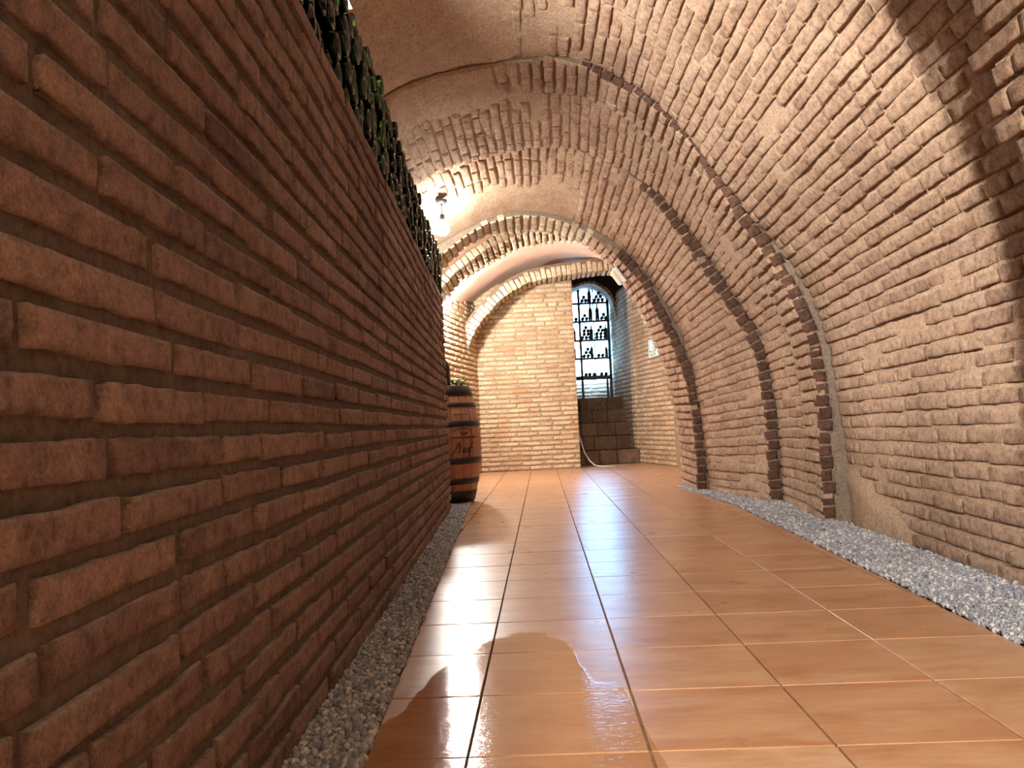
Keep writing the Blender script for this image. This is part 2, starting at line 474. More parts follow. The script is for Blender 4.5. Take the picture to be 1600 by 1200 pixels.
LIMIT = 300
def put_bricks(parent, rows, joined_name='brick_mass', limit=LIMIT):
    """rows: (kind, matrix, face area).  The ones that show largest become parts, the rest one joined part"""
    scored = []
    for kind, mat4, area in rows:
        n = (mat4[0][2], mat4[1][2], mat4[2][2]); ln = math.sqrt(sum(c*c for c in n))
        p = (mat4[0][3], mat4[1][3], mat4[2][3])
        scored.append((cam_area(p, [c/ln for c in n], area), kind, mat4))
    scored.sort(key=lambda q: -q[0])
    solo = [q for q in scored[:limit] if q[0] > 1.0]
    rest = scored[len(solo):]
    inv = parent.matrix_world.inverted() if parent is not None else Matrix.Identity(4)
    for _, kind, mat4 in solo:
        o = bpy.data.objects.new('brick', random.choice(kind.me))
        COL.objects.link(o); o.parent = parent
        o.matrix_local = mat4
    if rest:
        bymat = {}
        for q in rest: bymat.setdefault(q[1].mat.name, []).append(q)
        V = []; F = []; T = []; MI = []; base = 0; mats = []
        for mi, (mn, qs) in enumerate(bymat.items()):
            mats.append(bpy.data.materials[mn])
            for _, kind, mat4 in qs:
                v, f = random.choice(kind.arr)
                A = np.array(mat4)
                w = v @ A[:3, :3].T + A[:3, 3]
                V.append(w); F.append(f+base); base += len(v)
                T.append(np.full(len(v), random.random())); MI.append(np.full(len(f), mi))
        V = np.concatenate(V); F = np.concatenate(F); T = np.concatenate(T); MI = np.concatenate(MI)
        me = bpy.data.meshes.new(joined_name)
        me.vertices.add(len(V)); me.vertices.foreach_set('co', V.ravel())
        me.loops.add(F.size); me.loops.foreach_set('vertex_index', F.ravel().astype(np.int32))
        me.polygons.add(len(F)); me.polygons.foreach_set('loop_start', np.arange(0, F.size, 4, dtype=np.int32))
        me.polygons.foreach_set('use_smooth', np.ones(len(F), dtype=bool))
        for mm in mats: me.materials.append(mm)
        me.polygons.foreach_set('material_index', MI.astype(np.int32))
        a = me.attributes.new('tone', 'FLOAT', 'POINT'); a.data.foreach_set('value', T.astype(np.float32))
        me.update(calc_edges=True); me.validate()
        o = obj(joined_name, me, parent); o['kind'] = 'stuff'

K_RED = BrickKind('rustic_brick', M['red_brick'], 0.305, 0.0445, 0.03, 13, 6, 0.0045, 0.0050, 12, 100, 0.05)
K_OLD = BrickKind('old_brick', M['old_brick'], 0.27, 0.053, 0.05, 8, 5, 0.008, 0.0065, 10, 200)
K_SHADE = BrickKind('shaded_brick', M['shaded_brick'], 0.12, 0.05, 0.05, 5, 5, 0.008, 0.008, 6, 300)  # headers with the shade of the rib faces painted in
K_PALE = BrickKind('pale_brick', M['pale_brick'], 0.27, 0.046, 0.05, 6, 5, 0.009, 0.006, 8, 400)
K_STONE = BrickKind('voussoir', M['stone_brick'], 0.28, 0.052, 0.06, 6, 5, 0.010, 0.007, 8, 500)
K_STEP = BrickKind('step_block', M['step_brick'], 0.30, 0.19, 0.10, 5, 5, 0.010, 0.008, 4, 600)

# ------------------------------------------------------------------ flat walls of bricks
def flat_wall(name, p0, direction, length, height, kind, pitch_l, pitch_h, core_mat, normal_side=1, thick=0.25, z0=0.0,
              proud=0.010, label=None, limit=LIMIT, phase=0.0, keep=None, top_fn=None, bow=0.0):
    """straight wall from p0 along direction; bricks on the face that looks along the normal"""
    d = Vector((direction[0], direction[1], 0)).normalized()
    n = Vector((d[1], -d[0], 0))*normal_side
    up = Vector((0, 0, 1))
    x_axis = d if normal_side > 0 else -d
    # right handed: x cross y = z ; x along wall, y up, z out
    if x_axis.cross(up).dot(n) < 0: x_axis = -x_axis
    p0 = Vector((p0[0], p0[1], z0))
    mb = MB()
    # mortar face as a fine rough grid, plus back and top
    nu, nv = max(2, int(length/0.06)), max(2, int(height/0.04))
    vs = []; fs = []
    for j in range(nv+1):
        for i in range(nu+1):
            u = length*i/nu; h = height*j/nv
            q = p0 + d*u + up*h
            e = -0.001 + 0.004*noise.noise(q*14.0)
            if i in (0, nu) or j in (0, nv): e = -0.004
            vs.append(q+n*e)
    for j in range(nv):
        for i in range(nu):
            a = j*(nu+1)+i
            fs.append((a, a+1, a+nu+2, a+nu+1))
    mb.add(vs, fs)
    c = p0 + d*(length/2) - n*(thick/2+0.004) + up*(height/2)
    ang = math.atan2(d[1], d[0])
    mb.box(c, (length, thick, height), Matrix.Rotation(ang, 3, 'Z'))
    root = mb.build(name, core_mat, None, True)
    struct(root, label)
    rows = []
    ncourse = int(height/pitch_h)
    for k in range(ncourse):
        z = pitch_h*(k+0.5)
        off = phase + (0.5*pitch_l if k % 2 else 0.0) + random.uniform(-0.05, 0.05)*pitch_l
        u = -off
        while u < length:
            L = kind.L*random.uniform(0.93, 1.04) if random.random() > 0.07 else kind.L*random.uniform(0.45, 0.6)
            a, b = max(0.0, u), min(length, u+L)
            u += L + (pitch_l-kind.L)*random.uniform(0.7, 1.35)
            if b-a < 0.05: continue
            cc = p0 + d*((a+b)/2) + up*(z+random.uniform(-0.003, 0.003))
            if keep and not keep(cc, (a+b)/2, z): continue
            cc = cc + n*(proud*random.uniform(0.55, 1.25))
            tilt = random.uniform(-0.010, 0.010)
            xa = (x_axis*math.cos(tilt)+up*math.sin(tilt)); ya = (up*math.cos(tilt)-x_axis*math.sin(tilt))
            yawj = random.uniform(-0.018, 0.018)
            xa = (xa + n*yawj).normalized(); zz = xa.cross(ya).normalized()
            sy = random.uniform(0.92, 1.06)
            rows.append((kind, basis(xa, ya, zz, cc, (b-a)/kind.L, sy, 1.0), (b-a)*kind.H))
    put_bricks(root, rows, limit=limit)
    return root

# ------------------------------------------------------------------ vault bays
def resample(ctrl, n):
    P = [np.array(p, float) for p in ctrl]
    pts = []
    for i in range(len(P)-1):
        p0 = P[max(0, i-1)]; p1 = P[i]; p2 = P[i+1]; p3 = P[min(len(P)-1, i+2)]
        for k in range(12):
            t = k/12
            q = 0.5*((2*p1)+(-p0+p2)*t+(2*p0-5*p1+4*p2-p3)*t*t+(-p0+3*p1-3*p2+p3)*t**3)
            pts.append(q)
    pts.append(P[-1]); pts = np.array(pts)
    s = np.r_[0, np.cumsum(np.linalg.norm(np.diff(pts, axis=0), axis=1))]
    u = np.linspace(0, s[-1], n)
    return np.c_[np.interp(u, s, pts[:, 0]), np.interp(u, s, pts[:, 1])], s[-1]

class Bay:
    """a stretch of vault lofted between two cross sections given as (x, z) from the right foot over the crown to the left foot"""
    N = 161
    def __init__(s, sections, centre=(0.1, 0.9)):
        s.centre = centre
        s.y = [q[0] for q in sections]
        r = [resample(q[1], s.N) for q in sections]
        s.P = [a for a, _ in r]; s.L = float(np.mean([b for _, b in r]))
    def at(s, u, y):
        y_ = min(max(y, s.y[0]), s.y[-1])
        k = 0
        while k < len(s.y)-2 and y_ > s.y[k+1]: k += 1
        f = (y_-s.y[k])/(s.y[k+1]-s.y[k])
        def ev(P, u):
            q = min(max(u, 0), 1)*(s.N-1); i = min(int(q), s.N-2); w = q-i
            return P[i]*(1-w)+P[i+1]*w
        a = ev(s.P[k], u); b = ev(s.P[k+1], u)
        return a*(1-f)+b*f
    def frame(s, u, y):
        p = s.at(u, y)
        t = s.at(u+0.006, y)-s.at(u-0.006, y); t = t/np.linalg.norm(t)
        ly = np.array([*(s.at(u, y+0.04)-s.at(u, y-0.04)), 0.08])
        T = Vector((t[0], 0, t[1]))                      # up along the section
        Y = Vector((ly[0], ly[2], ly[1])).normalized()    # along the corridor
        n = T.cross(Y)                                    # candidates: inward
        n.normalize()
        c = Vector((p[0], y, p[1]))
        if n.dot(Vector((s.centre[0]-c[0], 0, s.centre[1]-c[2]))) < 0: n = -n
        return c, T, Y, n

def bay_core(bay, y0, y1, name, mat, smooth_fn, face_out0=0.0, face_out1=0.0, ny=None, nu=200, base=-0.0075, face_mat=None):
    ny = ny or max(3, int((y1-y0)/0.05))
    vs = []; fs = []; face_idx = []
    for j in range(ny+1):
        y = y0+(y1-y0)*j/ny
        for i in range(nu+1):
            u = i/nu
            c, T, Y, n = bay.frame(u, y)
            sm = smooth_fn(c)
            e = base + 0.024*sm + 0.007*noise.noise(c*9.0) + 0.004*noise.noise(c*27.0)
            vs.append(c+n*e)
    for j in range(ny):
        for i in range(nu):
            a = j*(nu+1)+i
            fs.append((a, a+nu+1, a+nu+2, a+1))
    for jj, out in ((0, face_out0), (ny, face_out1)):
        if out <= 0: continue
        n0 = len(vs)
        y = y0 if jj == 0 else y1
        for i in range(nu+1):
            c, T, Y, n = bay.frame(i/nu, y)
            vs.append(c-n*out)
        for i in range(nu):
            a = jj*(nu+1)+i
            fs.append((a, a+1, n0+i+1, n0+i)); face_idx.append(len(fs)-1)
    me = mesh_from(name, vs, fs, mat, True)
    if face_mat is not None:
        me.materials.append(face_mat)
        for q in face_idx: me.polygons[q].material_index = 1; me.polygons[q].use_smooth = False
    return obj(name, me)

def bay_bricks(bay, y0, y1, kind, pitch_h, smooth_fn, u0=0.0, u1=1.0, joint=0.007, len_fn=None, proud=0.002, ragged=0.02, keep=None, base=-0.0075):
    rows = []
    ncourse = int(bay.L*(u1-u0)/pitch_h)
    for k in range(ncourse):
        u = u0+(k+0.5)*(u1-u0)/ncourse
        y = y0 - random.uniform(0, 0.5)*kind.L + random.uniform(-ragged, ragged)
        if k % 2: y -= 0.5*kind.L
        course_h = random.uniform(-0.004, 0.005)
        while y < y1:
            L = kind.L*random.uniform(0.80, 1.06) if random.random() > 0.22 else kind.L*random.uniform(0.42, 0.6)
            a, b = max(y0+random.uniform(-ragged, ragged*0.3), y), min(y1+random.uniform(-ragged*0.3, ragged), y+L)
            y += L + joint*random.uniform(0.5, 1.6)
            if b-a < 0.04: continue
            ym = (a+b)/2
            uu = u + (random.uniform(-0.002, 0.002)+0.010*noise.noise(Vector((ym*0.9, k*0.13, 4.0))))/bay.L
            c, T, Y, n = bay.frame(uu, ym)
            if keep and not keep(c): continue
            sm = smooth_fn(c)
            slow = noise.noise(c*2.1)
            h = proud + course_h + random.uniform(-0.003, 0.003) + 0.005*slow
            if random.random() < 0.04: h -= 0.012
            mort = base + 0.024*sm
            if h < mort+0.0015: continue
            cc = c + n*h
            tilt = random.uniform(-0.016, 0.016)+0.012*noise.noise(c*3.3)
            xa = (Y*math.cos(tilt)+T*math.sin(tilt)); ya = (T*math.cos(tilt)-Y*math.sin(tilt))
            if xa.cross(ya).dot(n) < 0: ya = -ya
            zz = xa.cross(ya)
            xa = (xa+zz*random.uniform(-0.02, 0.02)).normalized(); zz = xa.cross(ya)
            rows.append((kind, basis(xa, ya, zz, cc, (b-a)/kind.L, random.uniform(0.90, 1.12)*pitch_h/0.0655, 1.0), (b-a)*kind.H))
    return rows

def face_bricks(bay, y, kind, pitch_h, depth, u0=0.0, u1=1.0, shade_w=0.07, facing=-1, out=0.012, keep=None):
    """headers showing on the end face of a rib"""
    rows = []
    nc = int(bay.L*(u1-u0)/pitch_h)
    for k in range(nc):
        u = u0+(k+0.5)*(u1-u0)/nc
        c, T, Y, n = bay.frame(u, y)
        if keep and not keep(c): continue
        z = Vector((0, facing, 0))
        x = -n
        yv = z.cross(x).normalized()
        L = depth*random.uniform(0.85, 1.1)
        cc = c + x*(L/2-0.004+random.uniform(-0.006, 0.006)) + z*(out+random.uniform(-0.007, 0.007))
        rows.append((kind, basis(x, yv, z, cc, L/kind.L, pitch_h/0.0515*random.uniform(0.88, 1.08), 1.0), L*kind.H))
    return rows

def no_smooth(c): return max(0.0, min(1.0, (noise.noise(c*1.7+Vector((3, 1, 7)))-0.47)*4.0))*0.8

LEFT_TAIL = [(-1.12, 2.24), (-1.35, 1.85), (-1.48, 1.35), (-1.52, 0.6), (-1.52, -0.05)]
P_A0 = [(1.545, -0.05), (1.535, 0.25), (1.53, 0.55), (1.535, 0.86), (1.507, 1.14), (1.448, 1.34), (1.358, 1.565), (1.267, 1.79), (1.173, 2.0), (1.0, 2.28), (0.75, 2.53), (0.4, 2.71),
        (0.0, 2.79), (-0.4, 2.77), (-0.8, 2.60), (-1.15, 2.28), (-1.38, 1.88), (-1.52, 1.35), (-1.57, 0.6), (-1.57, -0.05)]
P_A1 = [(1.66, -0.05), (1.645, 0.28), (1.612, 0.6), (1.575, 0.96), (1.505, 1.23), (1.365, 1.48), (1.17, 1.74), (1.0, 1.99), (0.80, 2.275), (0.503, 2.535), (0.186, 2.655),
        (-0.211, 2.658), (-0.56, 2.607), (-0.80, 2.505)] + [(-1.15, 2.26), (-1.38, 1.85), (-1.5, 1.35), (-1.54, 0.6), (-1.54, -0.05)]
P_BN = [(1.505, -0.05), (1.505, 0.265), (1.509, 0.577), (1.495, 0.885), (1.455, 1.063), (1.386, 1.25), (1.300, 1.432), (1.20, 1.608), (1.10, 1.765), (0.971, 2.015), (0.831, 2.216), (0.638, 2.409), (0.407, 2.563), (0.184, 2.639),
        (-0.213, 2.653), (-0.56, 2.601), (-0.801, 2.498)] + LEFT_TAIL
P_BF = [(1.605, -0.05), (1.602, 0.282), (1.586, 0.716), (1.526, 1.10), (1.407, 1.34), (1.251, 1.611), (1.1, 1.864), (0.93, 2.10), (0.79, 2.24), (0.592, 2.387), (0.332, 2.506), (0.11, 2.538), (-0.204, 2.511), (-0.567, 2.423), (-0.84, 2.31)] + LEFT_TAIL
P_CN = [(1.526, -0.05), (1.533, 0.284), (1.527, 0.675), (1.497, 0.983), (1.426, 1.176), (1.318, 1.37), (1.195, 1.565), (1.075, 1.78), (0.955, 1.98), (0.815, 2.176), (0.61, 2.36), (0.35, 2.50), (0.10, 2.57), (-0.204, 2.58), (-0.567, 2.52), (-0.84, 2.41), (-1.17, 2.22)] + LEFT_TAIL[1:]
P_CF = [(1.328, -0.05), (1.321, 0.349), (1.298, 0.663), (1.268, 0.942), (1.204, 1.193), (1.124, 1.435), (1.006, 1.68), (0.866, 1.89), (0.675, 2.083), (0.38, 2.265), (0.158, 2.36), (-0.054, 2.40), (-0.268, 2.385), (-0.459, 2.32), (-0.72, 2.20), (-1.05, 1.98), (-1.3, 1.6), (-1.4, 1.1), (-1.42, 0.5), (-1.42, -0.05)]
P_RN = [(1.255, -0.05), (1.255, 0.351), (1.236, 0.666), (1.183, 0.99), (1.106, 1.227), (0.99, 1.499), (0.860, 1.762), (0.673, 1.987), (0.40, 2.193), (0.155, 2.300), (-0.057, 2.338), (-0.272, 2.321), (-0.464, 2.25), (-0.66, 2.124), (-0.88, 1.95), (-1.08, 1.68), (-1.18, 1.3), (-1.2, 0.6), (-1.2, -0.05)]
P_RF = [(1.253, -0.05), (1.237, 0.389), (1.195, 0.799), (1.100, 1.185), (0.951, 1.576), (0.765, 1.94), (0.61, 2.127), (0.341, 2.294), (0.02, 2.385), (-0.335, 2.375), (-0.49, 2.33), (-0.635, 2.26), (-0.76, 2.14), (-0.92, 1.98), (-1.08, 1.72), (-1.17, 1.4), (-1.2, 0.6), (-1.2, -0.05)]
P_NR = [(1.33, -0.05), (1.32, 0.5), (1.30, 0.9), (1.275, 1.12), (1.25, 1.25), (1.215, 1.36), (1.188, 1.50), (1.175, 1.64), (1.06, 1.83), (0.88, 2.02), (0.65, 2.16), (0.35, 2.27), (0.0, 2.33), (-0.5, 2.33), (-0.95, 2.15), (-1.3, 1.75), (-1.45, 1.2), (-1.5, 0.6), (-1.5, -0.05)]

def smooth_A(c):
    s = no_smooth(c)
    left = max(0.0, min(1.0, (0.25-c[0]+0.35*noise.noise(c*1.6))*1.6))*max(0.0, min(1.0, (c[2]-1.9)*3))
    return max(s, left*0.86)
def smooth_B(c):
    s = no_smooth(c)
    left = max(0.0, min(1.0, (0.0-c[0])*2.5+0.3))*max(0.0, min(1.0, (4.92-c[1]+0.08*noise.noise(c*3))*12))
    return max(s, left*0.9)
def smooth_C(c):
    s = no_smooth(c)*0.6
    left = max(0.0, min(1.0, (0.45-c[0]+0.2*noise.noise(c*2.5))*3))*max(0.0, min(1.0, (c[1]-6.05+0.1*noise.noise(c*3))*7))
    near = max(0.0, min(1.0, (-0.15-c[0])*3))*max(0.0, min(1.0, (5.72-c[1])*9))
    return max(s, left, near)
PLASTER = lambda c: max(0.0, min(1.0, (c[1]-3.55)*5))*max(0.0, min(1.0, (4.45-c[1])*20))*max(0.0, min(1.0, (0.33-c[2]-0.28*(4.42-c[1])+0.05*noise.noise(c*5))*14))*(1.0 if c[0] > 0.8 else 0.0)
def smooth_A2(c): return max(smooth_A(c), PLASTER(c)*1.25)

# near rib overhead at the right edge of the photo
bay_nr = Bay([(1.45, P_NR), (2.05, P_NR)])
near_rib = struct(bay_core(bay_nr, 1.45, 2.05, 'trim_1', M['old_mortar'], no_smooth, 0.5, 0.5), 'ragged tan brick rib hanging at the top right corner of the photo')
put_bricks(near_rib, bay_bricks(bay_nr, 1.45, 2.06, K_OLD, 0.066, no_smooth, 0.02, 0.9, ragged=0.065, proud=0.014), limit=160)

# bay A: wall on the right and vault over it
bay_a = Bay([(1.30, P_A0), (2.72, P_A0), (4.405, P_A1)])
bay_a_core = struct(bay_core(bay_a, 1.30, 4.405, 'ceiling', M['old_mortar'], smooth_A2, nu=260, ny=62), 'near bay of the old brick barrel vault')
rows_a = bay_bricks(bay_a, 1.45, 4.40, K_OLD, 0.066, smooth_A2, 0.005, 0.80, keep=lambda c: True)
low = [r for r in rows_a if r[1][0][3] > 0.9 and r[1][2][3] < 1.45]
high = [r for r in rows_a if not (r[1][0][3] > 0.9 and r[1][2][3] < 1.45)]
put_bricks(bay_a_core, high)
# the lower part of the same bay counts as the right wall
wall_right = bpy.data.objects.new('wall_right', None); COL.objects.link(wall_right)
struct(wall_right, 'lower courses of the old brick wall on the right')
put_bricks(wall_right, low)

# bay B: rib ring and the vault behind it
bay_b = Bay([(4.42, P_BN), (5.50, P_BF)])
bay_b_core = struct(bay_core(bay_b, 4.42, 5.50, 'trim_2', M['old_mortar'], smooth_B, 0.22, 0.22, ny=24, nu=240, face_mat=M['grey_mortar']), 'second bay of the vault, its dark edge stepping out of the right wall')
rows_b = bay_bricks(bay_b, 4.43, 4.76, K_OLD, 0.066, smooth_B, 0.005, 0.86, proud=0.012)
rows_b += bay_bricks(bay_b, 4.78, 5.52, K_OLD, 0.064, smooth_B, 0.005, 0.86, ragged=0.03)
put_bricks(bay_b_core, rows_b, limit=250)
put_bricks(bay_b_core, face_bricks(bay_b, 4.42, K_SHADE, 0.066, 0.062, 0.01, 0.44), 'brick_mass')

# bay C
bay_c = Bay([(5.52, P_CN), (6.61, P_CF)])
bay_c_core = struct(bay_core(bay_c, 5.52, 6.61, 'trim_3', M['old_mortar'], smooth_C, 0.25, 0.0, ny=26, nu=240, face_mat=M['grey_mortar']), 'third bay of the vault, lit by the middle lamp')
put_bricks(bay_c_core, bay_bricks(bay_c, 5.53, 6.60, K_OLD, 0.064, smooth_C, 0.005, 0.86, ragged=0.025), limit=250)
put_bricks(bay_c_core, face_bricks(bay_c, 5.52, K_SHADE, 0.064, 0.075, 0.01, 0.36))

# farthest rib, the one the small square light is fixed to
bay_r = Bay([(6.63, P_RN), (7.36, P_RF)])
def smooth_R(c): return no_smooth(c)*0.5
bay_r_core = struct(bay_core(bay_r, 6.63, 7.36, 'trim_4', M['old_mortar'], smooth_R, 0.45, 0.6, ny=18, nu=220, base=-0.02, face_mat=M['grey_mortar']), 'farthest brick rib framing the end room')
rows_r = bay_bricks(bay_r, 6.64, 7.37, K_OLD, 0.066, smooth_R, 0.005, 0.40, ragged=0.02, base=-0.02)
rows_r += bay_bricks(bay_r, 6.64, 7.37, K_STONE, 0.068, smooth_R, 0.40, 0.90, ragged=0.03, base=-0.035, proud=-0.004)
put_bricks(bay_r_core, rows_r, limit=250)
put_bricks(bay_r_core, face_bricks(bay_r, 6.63, K_SHADE, 0.066, 0.075, 0.01, 0.36))

# closing the corridor behind the viewer, so that light stays in
bay_e = Bay([(-3.2, P_A0), (1.46, P_A0)])
entrance = struct(bay_core(bay_e, -3.2, 1.46, 'ceiling', M['dark_joint'], no_smooth, ny=20, nu=60), 'vault over the viewer')
mbk = MB(); mbk.box((0, -3.3, 1.4), (3.6, 0.2, 3.0)); struct(mbk.build('wall_behind', M['dark_joint']), 'wall closing the corridor behind the viewer')

# ------------------------------------------------------------------ left brick wall
WL0 = Vector((-0.433+0.0457*1.0, -1.0, 0)); WLD = Vector((-0.0457, 1.0, 0)).normalized()
wall_left = flat_wall('wall_left', WL0, WLD, 7.03, 1.60, K_RED, 0.3235, 0.0615, M['red_mortar'], 1, 0.28, 0.0, 0.0085, 'low dark red rustic brick wall along the left', phase=0.08)

# ------------------------------------------------------------------ end room
def D_left(y): return -1.10+0.159*(y-9.0)
P_D = [(1.85, -0.05), (1.85, 0.6), (1.82, 1.3), (1.65, 1.9), (1.3, 2.40), (0.8, 2.72), (0.3, 2.80), (-0.2, 2.68), (-0.65, 2.44), (-0.95, 2.2), (-1.3, 1.8), (-1.45, 1.2), (-1.45, 0.5), (-1.45, -0.05)]
bay_d = Bay([(7.30, P_D), (13.3, P_D)])
struct(bay_core(bay_d, 7.30, 10.9, 'ceiling', M['pink_plaster'], lambda c: 0.5, ny=24, nu=80, base=0.0), 'pink plastered vault of the end room')
wall_far_left = flat_wall('wall_far_left', (D_left(7.6), 7.6), (0.159, 1.0), 3.25, 2.30, K_PALE, 0.285, 0.064, M['pale_mortar'], 1, 0.2, 0.0, 0.010, 'pale brick side wall of the end room, brightly lit')
wall_back = flat_wall('wall_back', (-1.0, 10.72), (1, 0), 1.493, 2.52, K_PALE, 0.288, 0.064, M['pale_mortar'], 1, 0.55, 0.0, 0.010, 'pale brick back wall left of the stair opening')
wall_far_right = flat_wall('wall_far_right', (1.38, 11.45), (0.20, -1.0), 2.4, 2.5, K_PALE, 0.288, 0.064, M['pale_mortar'], 1, 0.2, 0.0, 0.010, 'pale brick wall carrying the exit sign')
mb = MB(); mb.box((1.75, 9.3, 1.2), (0.2, 4.0, 2.4)); struct(mb.build('wall_end_room', M['pale_mortar']), 'side of the end room hidden behind the farthest rib')

# passage with the stairs
wall_passage = flat_wall('wall_passage', (1.36, 11.42), (-0.19, 1.8), 1.85, 2.6, K_PALE, 0.288, 0.064, M['pale_mortar'], -1, 0.2, 0.0, 0.010, 'brick side of the stair passage in bluish light')
mb = MB(); mb.box((0.40, 12.15, 1.4), (0.12, 1.9, 2.9)); struct(mb.build('wall_passage_left', M['pale_mortar']), 'hidden left side of the stair passage')
flat_wall('wall_passage_end', (0.30, 13.28), (1, 0), 1.1, 3.2, K_PALE, 0.288, 0.064, M['pale_mortar'], 1, 0.2, 0.0, 0.010, 'brick end of the stair passage below the lit shelf')
P_P = [(1.25, 2.15), (1.18, 2.50), (1.06, 2.67), (0.87, 2.76), (0.66, 2.73), (0.50, 2.61), (0.42, 2.15)]
bay_p = Bay([(12.45, P_P), (13.3, P_P)], (0.85, 2.0))
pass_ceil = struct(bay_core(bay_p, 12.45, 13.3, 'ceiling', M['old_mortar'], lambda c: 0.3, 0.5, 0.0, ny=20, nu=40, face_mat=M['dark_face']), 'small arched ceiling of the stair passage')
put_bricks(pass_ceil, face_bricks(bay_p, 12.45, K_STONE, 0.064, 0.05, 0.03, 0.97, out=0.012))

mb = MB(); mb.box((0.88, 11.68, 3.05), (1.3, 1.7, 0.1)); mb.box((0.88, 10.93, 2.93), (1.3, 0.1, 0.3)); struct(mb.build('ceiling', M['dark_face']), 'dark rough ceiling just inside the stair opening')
# two brick arches of the end room
def arch(name, y0, y1, ctrl, depth, label, kind, pitch, keep=None, drop=0.0):
    bay = Bay([(y0, ctrl), (y1, ctrl)]) if not isinstance(ctrl[0], list) else Bay([(y0, ctrl[0]), (y1, ctrl[1])])
    core = struct(bay_core(bay, y0, y1, name, M['dark_joint'], lambda c: 0.0, depth, depth, nu=120, base=-0.025), label)
    rows = bay_bricks(bay, y0, y1, kind, pitch, lambda c: 0.0, 0.01, 0.99, base=-0.025, ragged=0.015, proud=0.002)
    rows += face_bricks(bay, y0, kind, pitch, depth*0.8, 0.01, 0.99)
    put_bricks(core, rows)
    return core
arch('trim_5', 8.2, 8.8, [[(1.2, 1.6), (0.95, 2.25), (0.6, 2.56), (0.15, 2.63), (-0.12, 2.59), (-0.35, 2.51), (-0.46, 2.455), (-0.625, 2.345), (-0.795, 2.23), (-0.935, 2.09), (-1.12, 1.82), (-1.27, 1.4)],
                          [(1.2, 1.6), (0.95, 2.25), (0.65, 2.53), (0.28, 2.605), (0.09, 2.585), (-0.13, 2.548), (-0.31, 2.487), (-0.59, 2.34), (-0.81, 2.2), (-0.935, 2.07), (-1.1, 1.85), (-1.27, 1.4)]],
     0.16, 'pale arch crossing the end room under the pink vault', K_STONE, 0.068)
arch('trim_6', 10.2, 10.62, [(1.62, 1.9), (1.50, 2.25), (1.28, 2.46), (0.976, 2.54), (0.465, 2.507), (0.036, 2.455), (-0.181, 2.385), (-0.40, 2.26), (-0.623, 2.049), (-0.786, 1.85), (-0.95, 1.5)],
     0.16, 'pale flat arch against the back wall over the stair opening', K_STONE, 0.066)

# ------------------------------------------------------------------ floor
def clip(poly, nx, ny, d):
    """keep nx*x+ny*y<=d"""
    out = []
    for i in range(len(poly)):
        a, b = poly[i], poly[(i+1) % len(poly)]
        da = nx*a[0]+ny*a[1]-d; db = nx*b[0]+ny*b[1]-d
        if da <= 0: out.append(a)
        if da*db < 0:
            t = da/(da-db); out.append((a[0]+(b[0]-a[0])*t, a[1]+(b[1]-a[1])*t))
    return out
def gl(y): return -0.279-0.0486*y          # edge between tiles and left gravel
def gr_edge(y): return 1.09+0.033*y if y < 5.4 else 1.268-0.05*(y-5.4)

mb = MB(); mb.box((0, 5.0, -0.06), (3.6, 17.0, 0.10))
floor = struct(mb.build('floor', M['grout']), 'terracotta tiled floor, glossy and partly wet')
T = 0.3331; X0, Y0 = -0.1644, 1.4934
def tile_mesh(poly):
    n = len(poly)
    cx = sum(p[0] for p in poly)/n; cy = sum(p[1] for p in poly)/n
    def ins(p, e):
        d = math.hypot(p[0]-cx, p[1]-cy); k = max(0.0, 1-e*1.41/d) if d > 1e-6 else 1
        return (cx+(p[0]-cx)*k, cy+(p[1]-cy)*k)
    top = [ins(p, 0.0011) for p in poly]
    vs = [(p[0]-cx, p[1]-cy, -0.010) for p in poly]+[(p[0]-cx, p[1]-cy, -0.0015) for p in poly]+[(p[0]-cx, p[1]-cy, 0.0) for p in top]
    fs = [tuple(2*n+i for i in range(n))]
    for k in (0, 1):
        for i in range(n):
            j = (i+1) % n
            fs.append((k*n+i, k*n+j, (k+1)*n+j, (k+1)*n+i))
    return vs, fs, (cx, cy)
G = 0.0022
full_vs, full_fs, _ = tile_mesh([(-T/2+G, -T/2+G), (T/2-G, -T/2+G), (T/2-G, T/2-G), (-T/2+G, T/2-G)])
full_tile = mesh_from('tile', full_vs, full_fs, M['tile'])
for r in range(-4, 30):
    ya = Y0+T*r; yb = ya+T; ym = (ya+yb)/2
    for c in range(-4, 6):
        xa = X0+T*c; xb = xa+T
        poly = [(xa+G, ya+G), (xb-G, ya+G), (xb-G, yb-G), (xa+G, yb-G)]
        full = poly
        if ym < 6.4:
            poly = clip(poly, -1, -0.0486, 0.279)
        else:
            poly = clip(poly, -1, 0.159, 1.10+0.159*9.0)
        if poly and ym < 5.4: poly = clip(poly, 1, -0.033, 1.09)
        elif poly and ym < 7.2: poly = clip(poly, 1, 0.05, 1.268+0.27)
        elif poly: poly = clip(poly, 1, 0.12, 1.60+0.12*10.5)
        if poly: poly = clip(poly, 0, 1, 11.4)
        if len(poly) < 3: continue
        area = abs(sum(poly[i][0]*poly[(i+1) % len(poly)][1]-poly[(i+1) % len(poly)][0]*poly[i][1] for i in range(len(poly))))/2
        if area < 0.002: continue
        if poly == full or len(poly) == 4 and area > 0.999*(T-2*G)**2:
            me = full_tile; cx, cy = (xa+xb)/2, (ya+yb)/2
        else:
            vs, fs, (cx, cy) = tile_mesh(poly); me = mesh_from('tile', vs, fs, M['tile'])
        o = obj('tile', me, floor)
        o.location = (cx, cy, random.uniform(-0.0003, 0.0003))
        o.rotation_euler = (random.uniform(-0.0012, 0.0012), random.uniform(-0.0012, 0.0012), 0)

